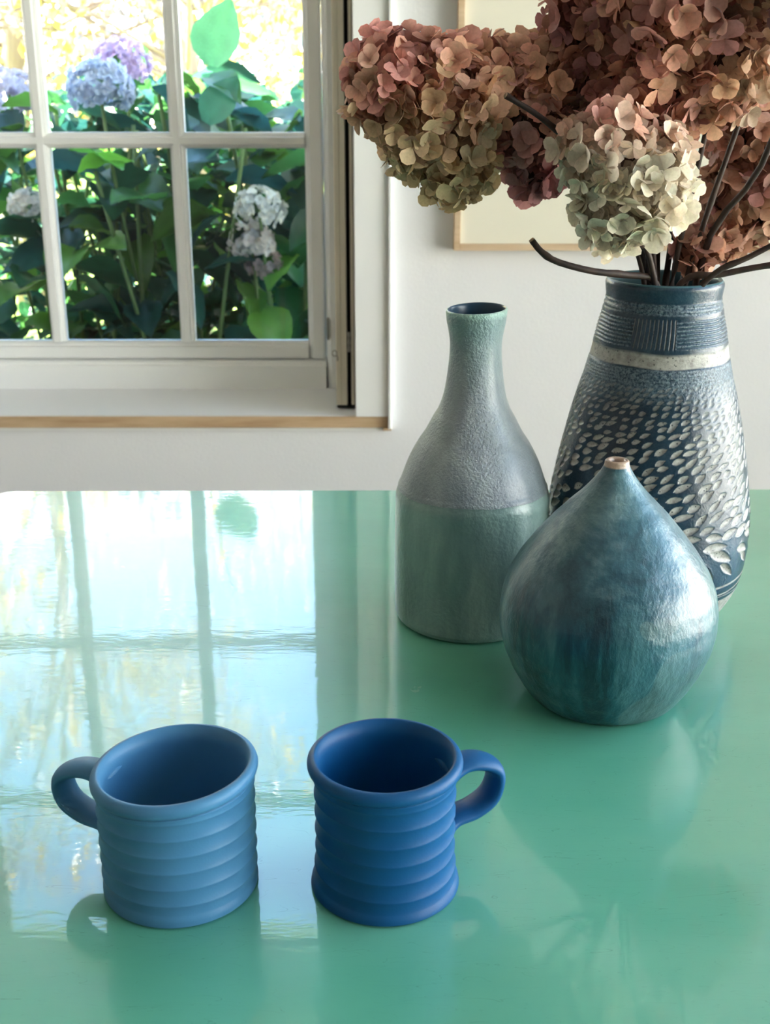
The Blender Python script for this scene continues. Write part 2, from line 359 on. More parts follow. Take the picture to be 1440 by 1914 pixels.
# folding shutters parked in the right and left reveal
def shutter(x0, s, label):
    r = tag(empty('folding_shutter', (x0, 2.36, OZ0 + .004)), label, 'shutter', None)
    H_ = OZ1 - OZ0 - .01
    for i, (a, b_, y0) in enumerate(((-.0385, -.0165, 0.0), (-.0085, -.0022, .003))):
        p = [(a, y0 + .002), (a + .002, y0), (a + (b_ - a) * .45, y0), (a + (b_ - a) * .5, y0 + .0015), (a + (b_ - a) * .55, y0), (b_ - .001, y0), (b_, y0 + .002), (b_, .172), (a, .172)]
        prism('shutter_leaf', [(s * u, y) for u, y in p], 'z', .006, H_, m_cream, r)
    box('leaf_gap_shade', (min(-s * .0163, -s * .0087), max(-s * .0163, -s * .0087), .012, .165, .0065, H_), m_dark, r)  # black fill that paints the shade between the two leaves
    box('bottom_gap_shade', (min(-s * .037, -s * .001), max(-s * .037, -s * .001), .006, .17, 0, .0058), m_dark, r)  # black strip painting the shaded gap under the leaves
    box('edge_gap_shade', (min(-s * .002, s * .001), max(-s * .002, s * .001), .004, .172, .006, H_), m_brown, r)  # brown strip standing in for the shaded gap next to the casing
    for zc in (.118, 1.1):
        bm = bmesh.new()
        for k in range(5):
            q = bmesh.ops.create_cone(bm, cap_ends=True, segments=12, radius1=.0032 if k % 2 == 0 else .0022, radius2=.0032 if k % 2 == 0 else .0022, depth=.0076)
            bmesh.ops.translate(bm, vec=(-s * .0125, .003, zc + k * .0078), verts=q['verts'])
        bm_obj('hinge', bm, m_steel, r, True)
    bm = bmesh.new()
    ring = [(-s * .041 + .0045 * math.cos(a) * 1.0, -.002, .112 + .0058 * math.sin(a)) for a in np.linspace(0, 2 * PI, 17)]
    tube_into(bm, ring, .0011, 6, False); tube_into(bm, [(-s * .0375, -.002, .108), (-s * .0355, -.002, .104), (-s * .0352, -.002, .097)], .0016, 6)
    tag(bm_obj('ring_catch', bm, m_steel, r, True), 'small dull metal ring catch')
    return r
shutter(-.0592, 1, 'folded cream wooden shutter stack standing in the right side of the window recess')

# other windows of the room (they give the daylight that comes from the right and from behind)
def plain_window(n, axis, pos, u0, u1, z0, z1, nu, nz):
    w = tag(empty('window_%d' % n), kind='structure')
    def B(name, a, b_, c_, d_, y0, y1, m):
        if axis == 'x': box(name, (pos + y0, pos + y1, a, b_, c_, d_), m, w)
        else: box(name, (a, b_, pos + y0, pos + y1, c_, d_), m, w)
    for a, b_, c_, d_ in ((u0, u0 + .05, z0, z1), (u1 - .05, u1, z0, z1), (u0 + .05, u1 - .05, z0, z0 + .05), (u0 + .05, u1 - .05, z1 - .05, z1)): B('window_frame', a, b_, c_, d_, -.03, .03, m_white)
    du = (u1 - u0 - .1) / nu; dz = (z1 - z0 - .1) / nz
    for i in range(1, nu): B('muntin', u0 + .05 + du * i - .012, u0 + .05 + du * i + .012, z0 + .05, z1 - .05, -.015, .015, m_white)
    for i in range(1, nz): B('muntin', u0 + .05, u1 - .05, z0 + .05 + dz * i - .012, z0 + .05 + dz * i + .012, -.013, .013, m_white)
    for i in range(nu):
        for j in range(nz): B('window_pane', u0 + .05 + du * i + .012, u0 + .05 + du * (i + 1) - .012, z0 + .05 + dz * j + .012, z0 + .05 + dz * (j + 1) - .012, -.002, .002, m_glass)
plain_window(2, 'x', 2.3, -1.2, 2.2, .15, 2.58, 6, 3)

# picture frame on the wall ------------------------------------------
pf = tag(empty('picture_frame', (.129, WY, .917)), 'thin pale wood picture frame with plain cream sheet on the wall behind the flowers', 'picture')
fw, fh, fb = .80, 1.0, .012
for nm, bx in (('frame_side', (0, fb, -.026, 0, 0, fh)), ('frame_side', (fw - fb, fw, -.026, 0, 0, fh)), ('frame_rail', (fb, fw - fb, -.026, 0, 0, fb)), ('frame_rail', (fb, fw - fb, -.026, 0, fh - fb, fh))):
    box(nm, bx, m_oak, pf, .001)
box('picture_sheet', (fb, fw - fb, -.018, -.002, fb, fh - fb), m_art, pf)

# ------------------------------------------------------------------ table
tb = tag(empty('table', (-.465, 1.372, 0), math.radians(.45)), 'glossy sea green lacquered table carrying mugs and vases', 'table')
def round_slab(w, d, z0, z1, rc, mt, nm, par):
    bm = bmesh.new(); pts = []
    for cx, cy, a0 in ((w - rc, -rc, 0), (rc, -rc, PI / 2), (rc, -d + rc, PI), (w - rc, -d + rc, 1.5 * PI)):
        for k in range(9): a = a0 + k * PI / 16; pts.append((cx + rc * math.cos(a), cy + rc * math.sin(a)))
    f = bm.faces.new([bm.verts.new((x, y, z0)) for x, y in pts])
    r = bmesh.ops.extrude_face_region(bm, geom=[f]); vs_ = [g for g in r['geom'] if isinstance(g, bmesh.types.BMVert)]
    bmesh.ops.translate(bm, vec=(0, 0, z1 - z0), verts=vs_)
    return bm_obj(nm, bm, mt, par, False, .0015)
round_slab(1.85, 1.06, TZ - .032, TZ, .022, m_table, 'tabletop', tb)
m_tleg = m_table
for x in (.06, 1.73):
    for y in (-.12, -1.0): box('table_leg', (x, x + .06, y, y + .06, 0, TZ - .034), m_tleg, tb, .004)
for bx in ((.12, 1.73, -.085, -.06), (.12, 1.73, -1.0, -.975)): box('table_apron', (*bx, TZ - .13, TZ - .034), m_tleg, tb, .002)
for bx in ((.08, .10, -.94, -.12), (1.75, 1.77, -.94, -.12)): box('table_apron', (*bx, TZ - .13, TZ - .034), m_tleg, tb, .002)

# ------------------------------------------------------------------ mugs
def make_mug(name, loc, outer, h, mt, label, hdir, hz, out, twist, tilt):
    root = tag(empty(name, loc), label, 'mug')
    # outer(z) -> radius without ridges ; rings are hollow throws between sharp ridges
    pr = [(0, .003), (outer(0) - .008, .003), (outer(0) - .007, 0), (outer(0) - .003, 0)]
    n = 150; lip = h - .009
    for i in range(n + 1):
        z = .0012 + (lip - .0012) * i / n; pr.append((outer(z), z))
    R = outer(h)
    for k in range(0, 13):
        a = -PI / 2 + (PI * 1.06) * k / 12; pr.append((R - .0022 + .0042 * math.cos(a), h - .0045 + .0045 * math.sin(a)))
    ri = R - .0052
    for i in range(1, 26):
        tt = i / 25; z = h - .006 - (h - .006 - .013) * tt; pr.append((min(ri, outer(max(z, .01)) - .0045), z))
    rb = pr[-1][0]
    for k in range(1, 7): a = k / 6 * PI / 2; pr.append((rb - .008 * (1 - math.cos(a)), .013 - .008 * math.sin(a)))
    pr.append((0, .005))
    nr = 6; zr0, zr1 = .004, h - .0125
    def fn(T, Rr, Z):
        out_ = (np.arange(Rr.shape[0])[:, None] >= 4) & (np.arange(Rr.shape[0])[:, None] < 4 + n + 1)
        zz = Z + .0011 * np.sin(T + twist) + .0006 * np.sin(2 * T + twist)
        ph = (zz - zr0) / (zr1 - zr0) * nr; f = ph - np.floor(ph)
        sc = np.sin(PI * f) ** .7
        fade = np.clip((zz - zr0) / .004, 0, 1) * np.clip((h - .009 - zz) / .005, 0, 1)
        Rr = Rr - out_ * .0012 * sc * fade
        Z = Z + tilt * Rr * np.cos(T - 0.0) * (Z / h)
        return Rr, Z
    me = lathe_mesh('mug_body', pr, 128, fn); mesh_obj('body', me, root, mt)
    # strap handle
    hd = Vector((math.cos(hdir), math.sin(hdir), 0)); side = Vector((-hd.y, hd.x, 0))
    R0 = outer(h * .6)
    ctrl = [(R0 - .004, hz[1] - .004), (R0 + .008, hz[1]), (R0 + out * .62, hz[1] - .001), (R0 + out * .95, hz[1] * .8 + hz[0] * .2), (R0 + out, hz[1] * .52 + hz[0] * .48), (R0 + out * .86, hz[1] * .22 + hz[0] * .78), (R0 + out * .5, hz[0] + .001), (R0 + .004, hz[0] - .001), (R0 - .004, hz[0] - .004)]
    pts = curve_pts([hd * r_ + Vector((0, 0, z)) for r_, z in ctrl], 48)
    bm = bmesh.new(); rings = []; n_ = 16
    for i, p in enumerate(pts):
        d = (pts[min(i + 1, len(pts) - 1)] - pts[max(i - 1, 0)]).normalized(); nn = d.cross(side).normalized()
        u = i / (len(pts) - 1); e_ = max(0, 1 - min(u, 1 - u) / .14); a_ = .0105 + .003 * e_ ** 2; c_ = .0046 + .0022 * e_ ** 2
        rings.append([bm.verts.new(p + side * a_ * math.cos(2 * PI * k / n_) + nn * c_ * math.sin(2 * PI * k / n_)) for k in range(n_)])
    for i in range(len(rings) - 1):
        for k in range(n_): bm.faces.new((rings[i][k], rings[i][(k + 1) % n_], rings[i + 1][(k + 1) % n_], rings[i + 1][k]))
    bm.faces.new(rings[0]); bm.faces.new(rings[-1][::-1])
    bm_obj('handle', bm, mt, root, True)
    return root
make_mug('mug', (-.1246, .620, TZ + .0004), lambda z: .0468 + .0006 * (z / .082), .082, m_mug1, 'pale slate blue ribbed matte mug with its loop handle on the left', math.radians(160), (.033, .066), .0325, 1.6, .055)
make_mug('mug', (0.000, .620, TZ + .0004), lambda z: .0424 + .0030 * max(0, 1 - z / .03) ** 2 + .0018 * max(0, (z - .05) / .039) ** 2, .088, m_mug2, 'deep cobalt blue ribbed matte mug with its handle on the right', math.radians(22), (.036, .071), .0310, 3.0, .0)

# ------------------------------------------------------------------ bottle vase
prb = [(.0262, .2804), (.0253, .2714), (.0232, .2599), (.0223, .2508), (.0231, .2345), (.0263, .2111), (.0306, .1968), (.0358, .1873), (.042, .1752), (.0497, .1631), (.057, .1484), (.0624, .1336), (.0662, .1225), (.0676, .117), (.0677, .108), (.0679, .098), (.0681, .05), (.0680, .012), (.0668, .004), (.063, .0005), (.055, 0)]
bt = tag(empty('bottle_vase', (.0775, 1.014, TZ + .0004)), 'tall grey green glazed bottle vase with narrow neck and shoulder ridge', 'vase')
sp_ = smooth_profile(prb[::-1], 180)
wob = lambda T, R, Z: (R * (1 + .008 * np.sin(2 * T + 18 * Z) + .004 * np.sin(3 * T - 30 * Z)) + .0006 * np.exp(-((Z - .1262) / .0018) ** 2), Z + .0012 * np.sin(T + 1) * (Z > .27))
mesh_obj('body', lathe_mesh('bottle_body', [(0, .002), (.054, .002)] + sp_ + [(.0257, .2815), (.0248, .2818)], 128, wob), bt, m_bot)
inner = smooth_profile([(.0248, .2818), (.0238, .2795), (.0222, .27), (.0200, .258), (.0195, .25), (.0203, .235), (.0235, .211), (.032, .187), (.046, .163), (.059, .13), (.064, .10), (.064, .02), (.05, .008), (0, .007)], 60)
mesh_obj('inside_glaze', lathe_mesh('bottle_inside', inner, 96, wob), bt, m_inner)

# ------------------------------------------------------------------ drop vase
prd = [(0, .001), (.048, .0006), (.0515, .0), (.0545, .0015), (.0595, .006), (.0665, .0165), (.0735, .030), (.0795, .046), (.0828, .062), (.0828, .080), (.0795, .096), (.0728, .1108), (.0644, .1238), (.0551, .1362), (.0447, .1489), (.0340, .1605), (.0250, .1697), (.0180, .1780), (.0122, .1862), (.0095, .1915), (.0090, .1945), (.0075, .1957), (.0056, .1950), (.0046, .192), (.0046, .180), (.009, .17)]
dv = tag(empty('drop_vase', (.1735, .860, TZ + .0004)), 'round teardrop vase in mottled teal blue glaze with a tiny bare clay mouth', 'vase')
rg = random.Random(4)
wd = lambda T, R, Z: (R * (1 + .006 * np.sin(2 * T + 14 * Z + 1) + .004 * np.sin(5 * T - 40 * Z)) + .00012 * np.sin(Z * 420 + T) * (R > .03), Z)
mesh_obj('body', lathe_mesh('drop_body', smooth_profile(prd, 220), 144, wd), dv, m_drop)

# ------------------------------------------------------------------ carved vase (real relief)
prv = [(.0489, .303), (.0499, .3005), (.0494, .2955), (.0488, .290), (.0491, .2882), (.0516, .2767), (.0551, .2628), (.0592, .2417), (.0637, .2227), (.0688, .2059), (.075, .1816), (.0804, .1569), (.0853, .1319), (.0892, .1064), (.0908, .0805), (.0896, .055), (.0868, .0380), (.0822, .0250), (.0755, .0120), (.0700, .0040), (.067, 0)]
nz, nt = 430, 860
sm = np.array(smooth_profile(prv[::-1], 800)); zs = np.linspace(.0, .303, nz)
order = np.argsort(sm[:, 1]); rs = np.interp(zs, sm[order, 1], sm[order, 0])
TH = np.linspace(0, 2 * PI, nt, endpoint=False)
T2, Z2 = np.meshgrid(TH, zs); R2 = np.repeat(rs[:, None], nt, 1)
D = np.zeros_like(R2); CL = np.zeros_like(R2); WS = np.full_like(R2, .05)
rr = np.random.RandomState(7)
z = .221; row = 0
while z > .058:
    f = (.221 - z) / .163
    L = .0024 + .0064 * f ** .95 + (.0026 if f > .8 else 0); Wd = .0013 + .0031 * f ** .9
    Rz = float(np.interp(z, zs, rs)); cnt = int(2 * PI * Rz / (L * 2.75))
    for k in range(cnt):
        if rr.rand() < .05: continue
        th = (k + .5 * (row % 2) + rr.uniform(-.16, .16)) / cnt * 2 * PI; zc = z + rr.uniform(-.30, .30) * Wd * 2
        l = L * 1.22 * rr.uniform(.75, 1.25); w = Wd * rr.uniform(.8, 1.2)
        tl = math.radians(24 + rr.uniform(-14, 14)) if f < .66 else math.radians(24 - (f - .66) / .34 * 62 + rr.uniform(-10, 10))
        zi0, zi1 = np.searchsorted(zs, zc - .012), np.searchsorted(zs, zc + .012)
        wi = int(.014 / Rz / (2 * PI) * nt) + 1; ci = int(th / (2 * PI) * nt)
        ji = np.arange(ci - wi, ci + wi + 1) % nt
        dx = (((TH[ji] - th + PI) % (2 * PI)) - PI)[None, :] * Rz; dz = (zs[zi0:zi1] - zc)[:, None]
        a = dx * math.cos(tl) + dz * math.sin(tl); b2_ = -dx * math.sin(tl) + dz * math.cos(tl)
        wa = w * np.clip(1 - (a / l) ** 2, 0.02, 1) ** .75 * (1 - .3 * a / l)
        q = np.abs(b2_ + .15 * w * (a / l) ** 2) / wa
        inside = (np.abs(a) < l) & (q < 1)
        dep = np.where(inside, (1 - q ** 2) * (.55 + .45 * np.clip(1 - np.abs(a) / l, 0, 1)), 0)
        rim = np.exp(-((q - 1.18) / .22) ** 2) * (np.abs(a) < l * 1.05)
        sub = np.ix_(np.arange(zi0, zi1), ji)
        D[sub] = np.minimum(D[sub], -dep * (.0005 + .0017 * f)) + rim * (D[sub] > -.0001) * .00022 * (0.4 + f)
        CL[sub] = np.maximum(CL[sub], np.clip((1.0 - q) * 4.0, 0, 1) * inside * (.25 + .75 * min(1, f * 3.2)))
    z -= Wd * 2.25 + .0016; row += 1
def band(a, b_, s=.0008): return np.clip((Z2 - a) / s, 0, 1) * np.clip((b_ - Z2) / s, 0, 1)
wv = .0006 * np.sin(3 * T2) + .0004 * np.sin(7 * T2 + 1)
Z2w = Z2 + wv
# rough bare band, speckled band
CL = np.maximum(CL, np.clip((Z2w - .2375) / .0008, 0, 1) * np.clip((.2505 - Z2w) / .0025, 0, 1))
D += -.0004 * np.clip((Z2w - .2370) / .0006, 0, 1) * np.clip((.2500 - Z2w) / .002, 0, 1)
WS = np.maximum(WS, .75 * np.clip((Z2 - .205) / .02, 0, 1) * np.clip((.2372 - Z2) / .001, 0, 1))
D += .00022 * np.sin(Z2 * 2 * PI / .0026) * band(.222, .236, .002)
# combed panels under the neck: one patch of vertical lines, the rest horizontal grooves
pan = band(.2525, .2775, .0015)
vert = ((T2 > 4.05) & (T2 < 4.72)) | ((T2 > 1.0) & (T2 < 1.7))
lines = np.clip(np.cos(T2 * 96 + 6 * np.sin(Z2 * 40)) * 3 - 2.0, 0, 1)
hl = .5 + .5 * np.sin(Z2w * 2 * PI / .0031)
D += np.where(vert, -.0006 * lines, -.00055 * hl) * pan
CL = np.maximum(CL, np.where(vert, lines * .6, 0) * pan)
WS = np.maximum(WS, np.where(vert, 0, .75 * (1 - hl)) * pan)
D += -.0008 * (band(.2845, .2875) + band(.2800, .2825)); WS = np.maximum(WS, .6 * band(.2795, .2892))
# painted stripes near the foot, bare foot
strp = np.clip(1 - np.abs(Z2w - .0480) / .0012, 0, 1) + np.clip(1 - np.abs(Z2 + 2.2 * wv - .0400) / .0010, 0, 1) + .8 * np.clip(1 - np.abs(Z2 - 1.6 * wv - .0372) / .0006, 0, 1)
CL = np.maximum(CL, np.clip(strp * 1.6, 0, 1)); D -= .0003 * np.clip(strp, 0, 1)
CL = np.maximum(CL, np.clip((.0335 - Z2w) / .0008, 0, 1))
V2 = R2 + D
cv = tag(empty('carved_vase', (.239, 1.035, TZ + .0004)), 'large navy vase carved with pale leaf shaped chips, holding the dried hydrangeas', 'vase')
me = lathe_mesh('carved_body', list(zip(rs, zs)), nt, lambda T, R, Z: (V2, Z))
ca = me.color_attributes.new('clay', 'FLOAT_COLOR', 'POINT')
arr = np.stack([CL, WS, CL * 0, CL * 0 + 1], -1).astype(np.float32); ca.data.foreach_set('color', arr.ravel())
mesh_obj('body', me, cv, m_carve)
lipi = smooth_profile([(.0489, .303), (.0478, .3042), (.0462, .3040), (.0450, .302), (.0445, .295), (.046, .285), (.055, .24), (.070, .18), (.082, .11), (.084, .06), (.07, .02), (0, .012)], 60)
m_lip, t, b = mat('teal_rim_glaze', (.05, .13, .16), .3, .5)
mesh_obj('rim_and_inside', lathe_mesh('carved_inside', lipi, 128), cv, m_lip)
mesh_obj('foot', lathe_mesh('carved_foot', [(.0668, .0002), (.060, .0), (.058, .003), (0, .004)], 96), cv, m_cut)

# ------------------------------------------------------------------ dried hydrangeas
def floret_mesh(name, seed, npet=4, L=.0128, Wd=.0060, cup=.30, nu=4, nv=3, cols=None):
    r = random.Random(seed); vs_ = []; fs = []; sh = []
    for p in range(npet):
        ang = 2 * PI * p / npet + r.uniform(-.25, .25); l = L * r.uniform(.82, 1.15); w = Wd * r.uniform(.9, 1.2)
        pit = cup + r.uniform(-.25, .35); tw = r.uniform(-.45, .45); fold = r.uniform(.08, .4); curl = r.uniform(-.25, .5)
        g = r.uniform(.86, 1.1); M = Matrix.Rotation(ang, 3, 'Z') @ Matrix.Rotation(-pit, 3, 'Y') @ Matrix.Rotation(tw, 3, 'X'); b0 = len(vs_)
        for i in range(nu + 1):
            u = i / nu; wid = w * (math.sin(PI * (.03 + .92 * u) ** 1.5) ** .72 + .03)
            for j in range(nv + 1):
                v = j / nv * 2 - 1
                co = M @ Vector((l * (.04 + .96 * u) - .0006 * v * v * (u > .9) * 0, v * wid, fold * wid * v * v * .9 - curl * l * u * u * .35))
                vs_.append((co.x, co.y, co.z + p * .00015)); s_ = g * (.92 + .16 * u) * (1 - .10 * (1 - abs(v)) * (1 if nv > 2 else 0)); sh.append((s_, s_ * (.98 - .04 * (abs(v) > .9)), s_ * .98, 1))
        for i in range(nu):
            for j in range(nv): a = b0 + i * (nv + 1) + j; fs.append((a, a + nv + 1, a + nv + 2, a + 1))
    me = bpy.data.meshes.new(name); me.from_pydata(vs_, [], fs); ca = me.color_attributes.new('shade', 'FLOAT_COLOR', 'POINT')
    ca.data.foreach_set('color', [x for s_ in sh for x in s_]); me.polygons.foreach_set('use_smooth', [True] * len(me.polygons)); me.update()
    return me
FL = [floret_mesh('floret', 100 + i, 4 if i != 3 else 5 - 1, cup=[.2, .35, .5, .15, .6, .3][i]) for i in range(6)]
for m_ in FL: m_.materials.append(m_petal)
FS = [floret_mesh('small_floret', 200 + i, 4, .0095, .0048, .4, 3, 2) for i in range(3)]
def hydrangea(name, label, blobs, stem, colf, seed, spacing=.0122, limit=300):
    """blobs: list of ((x,y,z), r). Florets cover the outside of the union; each floret is its own object."""
    base = Vector(stem[0]); root = tag(empty(name, base), label, 'dried flower', 'dried hydrangea stems in the carved vase')
    rnd = random.Random(seed); B = [(Vector(c_), r_) for c_, r_ in blobs]; pts = []
    for c_, r_ in B:
        n = int(4 * PI * r_ * r_ / (spacing ** 2) * 10)
        for k in range(n):
            d = Vector((rnd.gauss(0, 1), rnd.gauss(0, 1), rnd.gauss(0, 1))).normalized()
            p = c_ + d * r_ * rnd.uniform(.88, 1.08)
            if any((p - c2).length < r2 * .93 for c2, r2 in B if c2 is not c_): continue
            pts.append((p, d))
    rnd.shuffle(pts); kept = []
    for p, d in pts:
        if all((p - q).length > spacing for q, _ in kept): kept.append((p, d))
    kept.sort(key=lambda x: (x[0] - Vector((0, 0, 1.209))).length); kept = kept[:limit]
    for p, d in kept:
        o = bpy.data.objects.new('floret', FL[rnd.randrange(6)]); C.objects.link(o); o.parent = root
        dd = (d + Vector((rnd.uniform(-1, 1), rnd.uniform(-1, 1), rnd.uniform(-1, 1))) * .8).normalized()
        o.rotation_mode = 'QUATERNION'
        o.rotation_quaternion = dd.to_track_quat('Z', 'Y') @ Euler((0, 0, rnd.uniform(0, 6.28))).to_quaternion()
        o.location = p - base; s = rnd.uniform(.75, 1.15); o.scale = (s, s, s)
        c_ = colf(p, rnd); o.color = (*c_, 1)
    # inner filling of small florets and twigs, darkened to paint inner shade, too deep to pick apart
    vv_ = []; ff = []; col = []
    for c_, r_ in B:
        for k in range(int(r_ * r_ * 4 * PI / .00012)):
            d = Vector((rnd.gauss(0, 1), rnd.gauss(0, 1), rnd.gauss(0, 1))).normalized(); p = c_ + d * r_ * rnd.uniform(.66, .90)
            me_ = FS[rnd.randrange(3)]; Q = (d + Vector((rnd.uniform(-1, 1), rnd.uniform(-1, 1), rnd.uniform(-1, 1))) * .6).normalized().to_track_quat('Z', 'Y'); b0 = len(vv_)
            g = rnd.uniform(.75, 1.05)
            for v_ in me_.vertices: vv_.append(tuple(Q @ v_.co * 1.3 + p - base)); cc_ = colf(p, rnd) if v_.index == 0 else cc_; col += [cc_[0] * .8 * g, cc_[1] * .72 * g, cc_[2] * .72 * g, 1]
            ff += [tuple(b0 + i for i in pl.vertices) for pl in me_.polygons]
    me = bpy.data.meshes.new('inner_florets'); me.from_pydata(vv_, [], ff); ca = me.color_attributes.new('shade', 'FLOAT_COLOR', 'POINT'); ca.data.foreach_set('color', col)
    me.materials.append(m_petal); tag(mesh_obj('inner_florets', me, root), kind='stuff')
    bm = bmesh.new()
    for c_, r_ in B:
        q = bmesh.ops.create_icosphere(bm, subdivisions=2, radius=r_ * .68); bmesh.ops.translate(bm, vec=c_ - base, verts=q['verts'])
    bm_obj('dark_filler_core', bm, m_core, root, True)  # added dark balls standing in for the shaded depth of the head
    bm = bmesh.new(); P = curve_pts([Vector(s_) - base for s_ in stem], 14); n = len(P)
    tube_into(bm, P, [.0034 - .0014 * i / n for i in range(n)], 8)
    bm_obj('stem', bm, m_stem, root, True)
    return root
def lerp(a, b_, t_): t_ = max(0, min(1, t_)); return tuple(x + (y - x) * t_ for x, y in zip(a, b_))
def jit(c_, r_, k=.16):
    g = 1 + r_.uniform(-k, k); h_ = r_.uniform(-.05, .05); return (min(.9, max(.005, c_[0] * g * (1 + h_))), min(.9, max(.005, c_[1] * g)), min(.9, max(.005, c_[2] * g * (1 - h_))))
PINK = (.76, .40, .36); MAUVE = (.50, .235, .23); KHAKI = (.70, .57, .34); TAN = (.78, .53, .34); BROWN = (.52, .30, .20); CREAM = (.90, .86, .69); SAGE = (.56, .59, .42); DEEP = (.17, .065, .075)
def colA(p, r):
    f = (1.255 - p.z) / .10 + (p.x - .04) * 3 + r.uniform(-.3, .3)
    return jit(lerp(lerp(PINK, TAN, f * .9 + r.uniform(-.2, .4)), KHAKI, f - .25), r)
def colB(p, r): return jit(lerp(lerp(TAN, PINK, r.random() * .9), MAUVE, (1.20 - p.z) / .05 + r.uniform(-.4, .4)), r)
def colC(p, r): return jit(lerp(lerp(MAUVE, BROWN, r.random()), TAN, (p.x - .2) * 7 + r.uniform(-.5, .5)), r)
def colC2(p, r): return jit(lerp(lerp(lerp(MAUVE, PINK, r.random()), TAN, r.random()), (.72, .56, .40), (p.x - .235) * 14 + r.uniform(-.6, .4)), r)
def colD(p, r):
    f = (p.z - 1.150) / .04 + r.uniform(-.35, .25)
    return jit(lerp(lerp(lerp(CREAM, SAGE, (.155 - p.x) * 16 + r.uniform(-.3, .3)), CREAM, (p.x - .17) * 30), (.76, .42, .35), f - .1), r, .10)
def colE(p, r): return jit(lerp(lerp(BROWN, MAUVE, r.random() * .9), TAN, r.random() * .55), r)
def colF(p, r): return jit(lerp(DEEP, MAUVE, r.random() * .7), r)
M0 = lambda dx, dy=0, z=.78: (.239 + dx, 1.035 + dy, z + 0)
hydrangea('dried_hydrangea', 'pink and khaki dried hydrangea head reaching farthest left, tip drooping', [((.008, 1.0, 1.210), .037), ((.040, 1.0, 1.207), .039), ((.030, 1.0, 1.178), .035), ((.056, 1.0, 1.148), .028), ((.05, 1.0, 1.19), .036)],
          [M0(.01, .02), (.225, 1.03, 1.055), (.19, 1.02, 1.12), (.12, 1.01, 1.17), (.06, 1.0, 1.195)], colA, 11)
hydrangea('dried_hydrangea', 'brown and mauve dried hydrangea head between the far left one and the big top one', [((.092, 1.03, 1.214), .031), ((.120, 1.03, 1.212), .033), ((.113, 1.03, 1.180), .035), ((.126, 1.03, 1.145), .022)],
          [M0(.0, .01), (.222, 1.03, 1.055), (.19, 1.03, 1.12), (.14, 1.03, 1.18)], colB, 12)
hydrangea('dried_hydrangea', 'dusky mauve dried hydrangea head at the top, left of the biggest one', [((.165, 1.02, 1.258), .036), ((.176, 1.02, 1.214), .032), ((.172, 1.03, 1.285), .035)],
          [M0(-.005, .02), (.232, 1.035, 1.055), (.215, 1.03, 1.15), (.18, 1.02, 1.23)], colC, 13)
hydrangea('dried_hydrangea', 'biggest dried hydrangea head, mauve brown with cream petals on its right side', [((.222, .99, 1.262), .056), ((.258, .98, 1.222), .040), ((.214, .99, 1.203), .038), ((.268, .99, 1.275), .042), ((.235, 1.0, 1.31), .05)],
          [M0(.0, .0), (.240, 1.035, 1.055), (.245, 1.01, 1.15), (.235, .99, 1.24)], colC2, 14, .0138)
hydrangea('dried_hydrangea', 'cream and pale green dried hydrangea head with blush pink top, lowest in front', [((.168, .94, 1.158), .035), ((.194, .94, 1.134), .036), ((.178, .94, 1.122), .030), ((.205, .945, 1.155), .024)],
          [M0(-.01, -.01), (.222, 1.02, 1.055), (.205, .985, 1.09), (.188, .95, 1.13)], colD, 15, .0120)
hydrangea('dried_hydrangea', 'brown pink dried hydrangea head at the right edge, hanging low beside the stems', [((.322, 1.07, 1.168), .042), ((.309, 1.06, 1.116), .036), ((.345, 1.07, 1.13), .045), ((.288, 1.045, 1.090), .018), ((.262, 1.03, 1.079), .016)],
          [M0(.02, .0), (.255, 1.035, 1.055), (.28, 1.05, 1.10), (.32, 1.06, 1.15)], colE, 16)
hydrangea('dried_hydrangea', 'dark plum dried hydrangea head in the top right corner', [((.300, .92, 1.262), .020), ((.318, .925, 1.27), .028)],
          [M0(.02, -.02), (.262, 1.02, 1.056), (.295, .98, 1.15), (.31, .94, 1.25)], colF, 17)
# bare twigs
def twig(label, pts, r0, r1):
    b0 = Vector(pts[0]); root = tag(empty('bare_twig', b0), label, 'twig', 'bare twigs in the carved vase'); P = curve_pts([Vector(p) - b0 for p in pts], 24); n = len(P)
    bm = bmesh.new(); rd = [r0 + (r1 - r0) * i / n + (.0005 if i % 7 == 3 else 0) for i in range(n)]
    tube_into(bm, P, rd, 10); bm_obj('stem', bm, m_stem, root, True)
    bm = bmesh.new(); d = (P[-1] - P[-2]).normalized(); tube_into(bm, [P[-1] - d * .0003, P[-1] + d * .0012], [r1 * 1.02, r1 * .8], 10); bm_obj('cut_end', bm, m_cut, root, True)
twig('dark bare twig curving out left over the vase rim, with pale cut end', [(.26, 1.04, .90), (.248, 1.02, 1.00), (.225, 1.005, 1.054), (.200, .995, 1.0625), (.170, .985, 1.067), (.140, .98, 1.075), (.126, .98, 1.083), (.1175, .98, 1.0925)], .0030, .0026)
twig('dark bare twig leaving the vase rim low toward the right edge', [(.20, 1.03, .90), (.225, 1.01, 1.00), (.245, 1.0, 1.056), (.275, .998, 1.0625), (.31, .995, 1.070), (.36, .99, 1.077)], .0030, .0024)
twig('dark bare twig rising more steeply to the right edge above the low one', [(.22, 1.02, .92), (.250, 1.0, 1.03), (.268, .99, 1.064), (.295, .985, 1.079), (.33, .98, 1.100), (.36, .98, 1.12)], .0027, .0020)
twig('short dark twig tip poking out in front of the brown mauve hydrangea head', [(.225, 1.02, .95), (.222, 1.0, 1.06), (.175, .985, 1.14), (.125, .97, 1.182), (.0915, .962, 1.202)], .0026, .0021)
